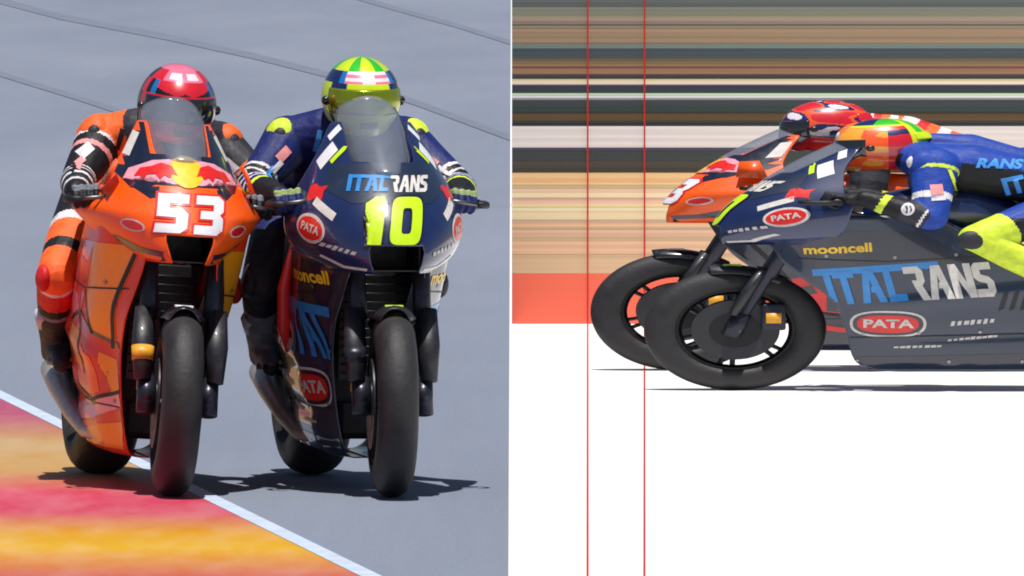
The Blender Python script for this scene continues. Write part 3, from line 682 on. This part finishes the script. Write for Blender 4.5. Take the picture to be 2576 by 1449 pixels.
def rider(label, loc, rot, scale, pose, paint, helm, glove_m, boot_m, hump_m, pads, vis=None):
    root = empty("person", loc, rot, scale); tag(root, label, "person", "motorcycle racers")
    V3 = lambda *a: Vector(a)
    hd = pose.get('head', V3(0,.66,1.262)); dz = pose.get('dz', 0.0); dx = pose.get('dx', 0.0); dy = pose.get('dy', 0.0)
    ch = []                                   # (region, side, points, radii)
    pel, wai, che, nek = V3(dx*.3,1.22+dy*.4,.955), V3(dx*.5,1.08+dy*.6,1.035+dz*.4), V3(dx*.8,.92+dy*.85,1.105+dz*.8), V3(dx,.79+dy,1.155+dz)
    for s in (-1, 1):
        o = lambda v, k: v+V3(s*k,0,0)
        ch.append(('torso', s, [o(pel,.06), o(wai,.055), o(che,.085), o(nek,.085)], [.120,.108,.118,.082]))
        sh = V3(s*.195+dx,.84+dy,1.125+dz); el = pose['elbow'].copy(); el.x = s*el.x + pose.get('edx', dx*.5); wr = V3(s*.302,.425,.955)
        ch.append(('shoulder', s, [o(nek,.06), sh], [.088,.080]))
        ch.append(('upper_arm', s, [sh, sh.lerp(el,.45), el], [.086,.072,.060]))
        ch.append(('forearm', s, [el, el.lerp(wr,.35), wr], [.060,.058,.040]))
        hip = V3(s*.105,1.22+dy*.4,.925); kn = pose['knee'].copy(); kn.x *= s; an = pose['ankle'].copy(); an.x *= s
        ch.append(('thigh', s, [hip, hip.lerp(kn,.5), kn], [.108,.092,.068]))
        ch.append(('shin', s, [kn, kn.lerp(an,.35), an], [.066,.064,.046]))
    ch.append(('neck', 0, [nek, hd+V3(0,.02,-.04)], [.066,.066]))
    ch.append(('head', 0, [hd+V3(0,0,-.02), hd+V3(0,0,.03)], [.085,.085]))
    ch.append(('hump', 0, [V3(dx*.6,1.04+dy*.6,1.125+dz*.5), V3(dx*.8,.92+dy*.8,1.205+dz*.8), V3(dx,.84+dy,1.235+dz)], [.075,.068,.045]))
    parts = []
    for reg, s, pts, rad in ch:
        for p, r in zip(pts, rad): parts.append(sphere(p, r))
        for i in range(len(pts)-1): parts.append(tube([pts[i], pts[i+1]], [rad[i], rad[i+1]], 14))
    V, Fc = voxel(join(*parts), .0065, 6)
    va = np.array(V); cen = np.array([va[list(f)].mean(0) for f in Fc])
    best = np.full(len(cen), 1e9); bi = np.zeros(len(cen), int); bt = np.zeros(len(cen))
    segs = []
    for ci, (reg, s, pts, rad) in enumerate(ch):
        for i in range(len(pts)-1):
            a, b = np.array(pts[i]), np.array(pts[i+1]); ab = b-a
            t = np.clip(((cen-a)@ab)/(ab@ab), 0, 1)
            dd = np.linalg.norm(cen-(a+t[:,None]*ab), axis=1)-(rad[i]+(rad[i+1]-rad[i])*t)
            m = dd < best; best[m] = dd[m]; bi[m] = ci; bt[m] = (i+t[m])/(len(pts)-1)
    ms = []; idx = []
    for k in range(len(cen)):
        m = paint(ch[bi[k]][0], ch[bi[k]][1], bt[k], cen[k])
        if m not in ms: ms.append(m)
        idx.append(ms.index(m))
    body = mesh_obj("body", (V, Fc), ms, root, fm=idx)
    bB = BVHTree.FromPolygons([Vector(p) for p in V], Fc)
    for nm, shp, at, m_, sd, ro in pose.get('patches', []):
        decal(nm, shp, at, m_, bB, sd, body, 0, ro, .012)
    # gloves: palm, four curled fingers of different length, thumb
    for s in (-1, 1):
        g0, g1 = V3(s*.228,.303,.952), V3(s*.345,.335,.935); ax = (g1-g0).normalized()
        fwd = V3(0,-1,0); fwd = (fwd-ax*fwd.dot(ax)).normalized(); upv = ax.cross(fwd); upv = upv if upv.z > 0 else -upv
        ps = []
        gc = g0.lerp(g1,.5)
        for k, (off, ln, rr) in enumerate(((-.036,.92,.0105), (-.012,1.0,.011), (.012,.96,.0108), (.034,.80,.0095))):
            c0 = gc+ax*off; pts = []
            for q in (150, 105, 55, 0, -50, -95*ln-10):
                a = R(q); pts.append(c0 + fwd*math.cos(a)*.029 + upv*math.sin(a)*.029)
            pts[0] = c0 - fwd*.042 + upv*.020
            for p in pts: ps.append(sphere(p, rr, 10))
            for i in range(5): ps.append(tube([pts[i], pts[i+1]], rr, 10))
            ps.append(sphere(c0+fwd*.012+upv*.034, (.012,.012,.010), 10))      # knuckle armour
        for off in (-.03, 0, .03): ps.append(sphere(gc+ax*off-fwd*.045+upv*.010, .021, 12))
        wr = V3(s*.302,.425,.955); el = pose['elbow'].copy(); el.x = s*el.x+pose.get('edx', dx*.5)
        ps.append(tube([gc-fwd*.045+upv*.008, wr], [.030,.034], 12)); ps.append(sphere(wr, .036, 12))
        ps.append(tube([wr, wr.lerp(el,.32)], [.037,.050], 14)); ps.append(sphere(wr.lerp(el,.32), .049, 12))
        t0 = gc-ax*.040-fwd*.045; th = [t0, gc-ax*.052-fwd*.030-upv*.016, gc-ax*.046-fwd*.005-upv*.030, gc-ax*.034+fwd*.015-upv*.030]
        for p in th: ps.append(sphere(p, .0115, 10))
        for i in range(3): ps.append(tube([th[i], th[i+1]], .0115, 10))
        gv = voxel(join(*ps), .0048, 2)
        gm = []
        for f in gv[1]:
            c = sum((Vector(gv[0][i]) for i in f), Vector())/len(f)
            gm.append(1 if (c-gc).dot(upv) > .024 and (c-gc).dot(-fwd) < .03 else (2 if (c-wr).dot((el-wr).normalized()) > .035 else 0))
        mesh_obj("glove", gv, list(glove_m), root, fm=gm)
        # boots
        an = pose['ankle'].copy(); an.x *= s; kn = pose['knee'].copy(); kn.x *= s
        heel = an+V3(0,.035,-.045); ball = V3(s*.205, 1.085, .402+pose.get('peg',0)); toe = ball+V3(s*.012,-.095,-.03)
        bp = []
        for a, b, ra, rb in ((an.lerp(kn,.42), an, .066,.050), (an, heel, .050,.038), (heel, ball, .038,.036), (an, ball, .050,.036), (ball, toe, .036,.028)):
            bp += [sphere(a, ra, 12), sphere(b, rb, 12), tube([a,b],[ra,rb],12)]
        bv = voxel(join(*bp), .007, 3)
        bmx = [1 if (sum(bv[0][i][2] for i in f)/len(f) < ball.z-.018 and sum(bv[0][i][1] for i in f)/len(f) < heel.y+.05) else 0 for f in bv[1]]
        bt_ = mesh_obj("boot", bv, [boot_m, M_SOLE], root, fm=bmx)
        ta = an.lerp(kn,.22)+V3(s*.045,-.03,0); tb = an.lerp(kn,.40)+V3(s*.052,-.035,0)
        mesh_obj("shin_plate", tube([ta, tb], [.022,.026], 10), M_SLIDER, bt_)
        # sliders and armour cups
        mesh_obj("knee_slider", sphere(kn+V3(s*.046,-.02,-.008), (.026,.050,.046), 18), pads[0], root)
        el2 = V3(s*pose['elbow'].x+pose.get('edx', dx*.5), pose['elbow'].y, pose['elbow'].z)
        mesh_obj("elbow_slider", sphere(el2+V3(s*.026,.004,-.012), (.030,.040,.038), 18), pads[1], root)
        sh = V3(s*.195+dx,.84+dy,1.125+dz)
        q = mesh_obj("shoulder_cup", sphere(sh+V3(s*.022,-.030,.008), (.060,.060,.070), 24), pads[2], root)
        mesh_obj("shoulder_logo", sphere(sh+V3(s*.034,-.062,.014), (.030,.031,.038), 20), pads[3], q)
    # helmet
    hr = (.128,.156,.138); tilt = Matrix.Rotation(pose.get('tilt', R(-8)), 3, 'X'); yawh = Matrix.Rotation(pose.get('hyaw', 0), 3, 'Z')
    HV, HF, HI = [], [], []; hm = []
    nu, nv = 132, 80
    def hpt(az, elv, k=1.0):
        ce = math.cos(elv); d_ = Vector((math.sin(az)*ce, -math.cos(az)*ce, math.sin(elv)))
        p = Vector((d_.x*hr[0], d_.y*hr[1], d_.z*hr[2]))*k
        fr = max(0, math.cos(az))
        if elv < 0:                                   # chin bar juts forward, jaw narrows
            p.y -= fr**3*.020*math.sin(min(-elv*2.2, math.pi/2)); p.x *= 1-.10*min(1, -elv/R(50))
        else: p.y += .018*(1-fr)*math.sin(elv)*.6
        return yawh @ (tilt @ p)
    lo = R(-52)
    for i in range(nu):
        for j in range(nv+1):
            HV.append(hd + hpt(2*math.pi*i/nu-math.pi, lo+(math.pi/2-.01-lo)*j/nv))
    for i in range(nu):
        for j in range(nv):
            a, b = i*(nv+1)+j, ((i+1) % nu)*(nv+1)+j
            HF.append((a, b, b+1, a+1))
            m = helm(math.degrees(2*math.pi*(i+.5)/nu-math.pi), math.degrees(lo+(math.pi/2-lo)*(j+.5)/nv))
            if m not in hm: hm.append(m)
            HI.append(hm.index(m))
    h = mesh_obj("helmet", (HV, HF), hm, root, fm=HI, thick=.004)
    mesh_obj("visor", grid(lambda u, v: hd+hpt(R(-68+136*u), R(-16+34*v), 1.022), 28, 10), vis or M_VISOR, h, thick=.002)
    mesh_obj("chin_vent", grid(lambda u, v: hd+hpt(R(-16+32*u), R(-36+9*v), 1.02), 8, 3), H_BLACK, h, thick=.004)
    for s in (-1, 1):
        mesh_obj("visor_pivot", sphere(hd+hpt(s*R(74), R(0), 1.01), .016, 12), H_BLACK, h)
    mesh_obj("rear_spoiler", grid(lambda u, v: hd+hpt(math.pi+R(-45+90*u), R(12+16*v), 1.02+.10*(1-abs(2*u-1)**2)*(.9-v*.7)), 14, 5), hm[0], h, thick=.004)
    return root

# paint schemes (which leather panel colours a spot of the suit)
def p_navy(reg, s, t, c):
    if reg == 'forearm': return L_LIME if .52 < t < .60 else (L_BLACK if t > .6 else (L_NAVY if (int(t*16) % 3) else L_WHITE))
    if reg == 'upper_arm': return L_WHITE if .78 < t < .82 or .88 < t < .91 else (L_NAVY if t < .82 else L_BLACK)
    if reg == 'shin': return L_BLACK if t < .5 else L_GREY
    if reg == 'thigh': return L_CHAR if t > .6 else L_NAVY
    if reg in ('neck', 'head'): return L_BLACK
    return L_NAVY
def p_orange(reg, s, t, c):
    if reg == 'shoulder': return L_CHAR if s > 0 else L_ORANGE
    if reg == 'upper_arm':
        if s > 0: return L_CHAR if t < .62 else L_ORANGE
        return L_ORANGE if t < .24 else (L_WHITE if t < .30 else (L_BLACK if t < .46 else (L_PINK if t < .54 else L_BLACK)))
    if reg == 'forearm': return L_WHITE if int(t*12) % 3 == 1 else L_BLACK
    if reg == 'thigh': return L_BLACK if t < .45 else (L_WHITE if t < .52 else (L_ORANGE if t < .74 else (L_BLACK if t < .84 else L_ORANGE)))
    if reg == 'shin': return L_WHITE if .06 < t < .13 else (L_RED if t < .48 else (L_BLACK if t < .58 else L_GREY))
    if reg in ('neck', 'head'): return L_BLACK
    return L_CHAR
def p_royal(reg, s, t, c):
    if reg == 'upper_arm': return L_LIME if .10 < t < .17 else (L_WHITE if .62 < t < .72 else L_BLUE)
    if reg == 'shoulder': return L_BLUE
    if reg == 'forearm': return L_WHITE if .10 < t < .16 else (L_CHAR if t < .55 else L_BLACK)
    if reg == 'thigh': return L_LIME if t > .72 else (L_BLUE if c[2] > .86 else L_BLACK)
    if reg == 'shin': return L_LIME
    if reg in ('neck', 'head'): return L_BLACK
    if reg == 'hump': return L_BLUE
    if reg == 'torso':
        if c[2] < 1.105 - (c[1]-.85)*.22: return L_BLACK
        return L_SKY if (c[1] > 1.02 and int(c[1]*46) % 3 == 0 and c[2] > 1.0) else L_BLUE
    return L_BLUE
def p_orange2(reg, s, t, c):
    if reg == 'hump': return (L_ORANGE, L_WHITE, L_ORANGE, L_RED, L_WHITE)[int(t*9) % 5]
    if reg in ('shoulder', 'torso'): return L_WHITE if int(c[1]*24) % 3 == 0 else L_ORANGE
    return L_BLACK if int(t*7) % 4 else L_CHAR
def h_lime(az, el):
    a = abs(az)
    if el > 45: return H_GREEN if 16 < a < 42 or 78 < a < 108 or a > 146 else H_LIME
    if el > 26: return (H_PINK if (a > 12 and int(el/5) % 2) else H_WHITE) if a < 40 else (H_BLUE if a < 52 else (H_NAVY if a < 105 else H_LIME))
    if el > 4: return H_LIME if a < 36 else (H_NAVY if a < 66 else (H_LIME if a < 120 else H_NAVY))
    if el > -30: return H_NAVY if 62 < a < 70 or 96 < a < 106 else H_LIME
    return H_LIME if a < 60 else H_NAVY
def h_red(az, el):
    a = abs(az)
    if el > 64: return H_PINK if a < 120 else H_RED
    if 42 < el <= 64:
        if a < 34 and 46 < el < 58 and a > 6: return H_WHITE
        return H_PINK if a < 44 else (H_RED if a < 80 else H_BLACK)
    if 20 < el <= 42: return (H_RED if (el-20) > abs(a-14)*.3 else H_BLACK) if a < 50 else (H_BLUE if a < 60 else H_BLACK if int(az/12) % 2 else H_RED)
    if el > -22: return H_BLACK if a > 78 else H_RED
    return H_RED if a < 80 else H_BLACK
def h_flame(az, el):
    v = math.sin(az*.06+el*.09)+math.sin(az*.035-el*.13+1)+.5*math.sin(el*.24+az*.10)
    if el < -18 and abs(az) < 60: return H_RED
    return H_RED if v > .35 else (H_ORANGE if v > -.35 else (H_NAVY if v > -1.35 else H_WHITE))
def h_flame2(az, el):
    a = abs(az); v = math.sin(az*.10+el*.17)+math.sin(az*.06-el*.23+2)
    if a > 128: return H_GREEN if 142 < a < 160 else H_LIME
    if el > 48: return H_LIME if el < 53 else (H_NAVY if a < 70 else H_GREEN)
    if a > 96: return H_NAVY if abs(el-az*.12-18) < 6 else H_RED
    return H_AMBER if (v > .6 or (el > -20 and a < 60)) else H_ORANGE

P_LEFT = dict(elbow=Vector((.345,.66,.975)), knee=Vector((.275,.86,.665)), ankle=Vector((.215,1.16,.45)))
P_TUCK = dict(elbow=Vector((.325,.635,.86)), knee=Vector((.275,.79,.76)), ankle=Vector((.215,1.16,.47)), head=Vector((0,.485,1.20)), dz=-.01, dy=-.19, tilt=R(4))

# the four machines and their riders
PT_L = lambda a, b, c: [("sponsor_patch", rect2d(.055,.030), (-.235,1.085), a, 'f', .7), ("sponsor_patch", rect2d(.050,.018), (-.262,1.045), b, 'f', .7), ("sponsor_patch", rect2d(.045,.014), (-.292,1.03), c, 'f', .7),
    ("sponsor_patch", rect2d(.050,.022), (.255,1.07), a, 'f', -.7), ("sponsor_patch", rect2d(.040,.014), (.29,1.035), b, 'f', -.7), ("sponsor_patch", rect2d(.016,.07), (-.115,1.13), c, 'f', -.2),
    ("sponsor_patch", dashes(4,.12,.03), (-.86, .74), a, -1, -.6), ("sponsor_patch", rect2d(.09,.02), (-.93, .80), b, -1, .5)]
PT_R = [("sponsor_patch", rect2d(.040,.050), (.655,1.0), L_PINK, 1, .1), ("sponsor_patch", rect2d(.045,.016), (.66,.955), L_WHITE, 1, .1), ("sponsor_patch", rect2d(.012,.16), (.715,1.02), L_LIME, 1, .25),
    ("sponsor_patch", text2d("ITA", .11, 0, .005, .8), (.94,1.02), L_SKY, 1, .25), ("sponsor_patch", text2d("RANS", .06, .2, .003), (.86,1.12), L_SKY, 1, -.05), ("sponsor_patch", oval2d(.022,.030), (.56,.905), L_WHITE, 1, 0), ("sponsor_patch", oval2d(.014,.020), (.56,.905), L_CHAR, 1, 0)]
YAW = R(11.5)
b53 = gp(428, 1252); r53 = (0, R(4.0), YAW)
motorcycle("racing_motorcycle", "orange racing motorcycle number 53 leaning along the painted kerb", 'B', b53, r53, steer=R(-6))
rider("rider in orange, black and white leathers with a red helmet on the bike numbered 53", b53, r53, (1,1,1), dict(P_LEFT, elbow=Vector((.318,.67,.985)), dx=.035, edx=.062, patches=PT_L(L_WHITE, L_PINK, L_BLACK), head=Vector((.055,.68,1.25)), tilt=R(6)), p_orange, h_red,
      (L_BLACK, L_GREY, L_CHAR), L_CHAR, L_ORANGE, (L_RED, L_BLACK, L_ORANGE, L_CHAR))
b10 = gp(985, 1252); r10 = (0, R(.5), YAW)
motorcycle("racing_motorcycle", "dark blue racing motorcycle with lime number 10 on its nose, seen head on", 'A', b10, r10, steer=R(-6))
rider("rider in navy leathers with a lime and green helmet on the bike numbered 10", b10, r10, (1,1,1), dict(P_LEFT, patches=PT_L(L_PINK, L_WHITE, L_SKY), head=Vector((.015,.66,1.268)), tilt=R(4)), p_navy, h_lime,
      (L_NAVY, L_OLIVE, L_BLACK), L_GREY, L_NAVY, (L_CHAR, L_BLACK, L_LIME, L_CHAR), mat('mirror_visor', (150,165,24), .2, .6, coat=.6, noise=.2, nscale=10))
STR = 1.5; rs = (0, 0, -math.pi/2)
def side_place(px, py, k=1.0):
    p = gp(px, py, FZ); return p
SCN = .957
pn = gp(1850, 982, FZ); pf = gp(1708, 932, FZ)
motorcycle("racing_motorcycle", "dark blue racing motorcycle in profile, nearer of the two by the striped wall", 'A', pn, rs, (SCN, STR*SCN, SCN))
rider("rider in royal blue leathers with yellow shins crouched in profile by the striped wall", pn, rs, (SCN, STR*SCN, SCN), dict(P_TUCK, patches=PT_R), p_royal, h_flame2,
      (L_BLACK, L_CHAR, L_LIME), L_BLACK, L_BLUE, (L_CHAR, L_BLUE, L_BLUE, L_WHITE))
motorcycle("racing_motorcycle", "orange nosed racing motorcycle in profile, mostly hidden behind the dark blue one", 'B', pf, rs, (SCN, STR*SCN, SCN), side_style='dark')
rider("rider with a red and orange helmet, mostly hidden behind the rider in royal blue", pf, rs, (SCN, STR*SCN, SCN), dict(P_TUCK, dz=.03, head=Vector((0,.50,1.235))), p_orange2, h_flame,
      (L_BLACK, L_WHITE, L_CHAR), L_CHAR, L_ORANGE, (L_RED, L_PINK, L_ORANGE, L_WHITE))
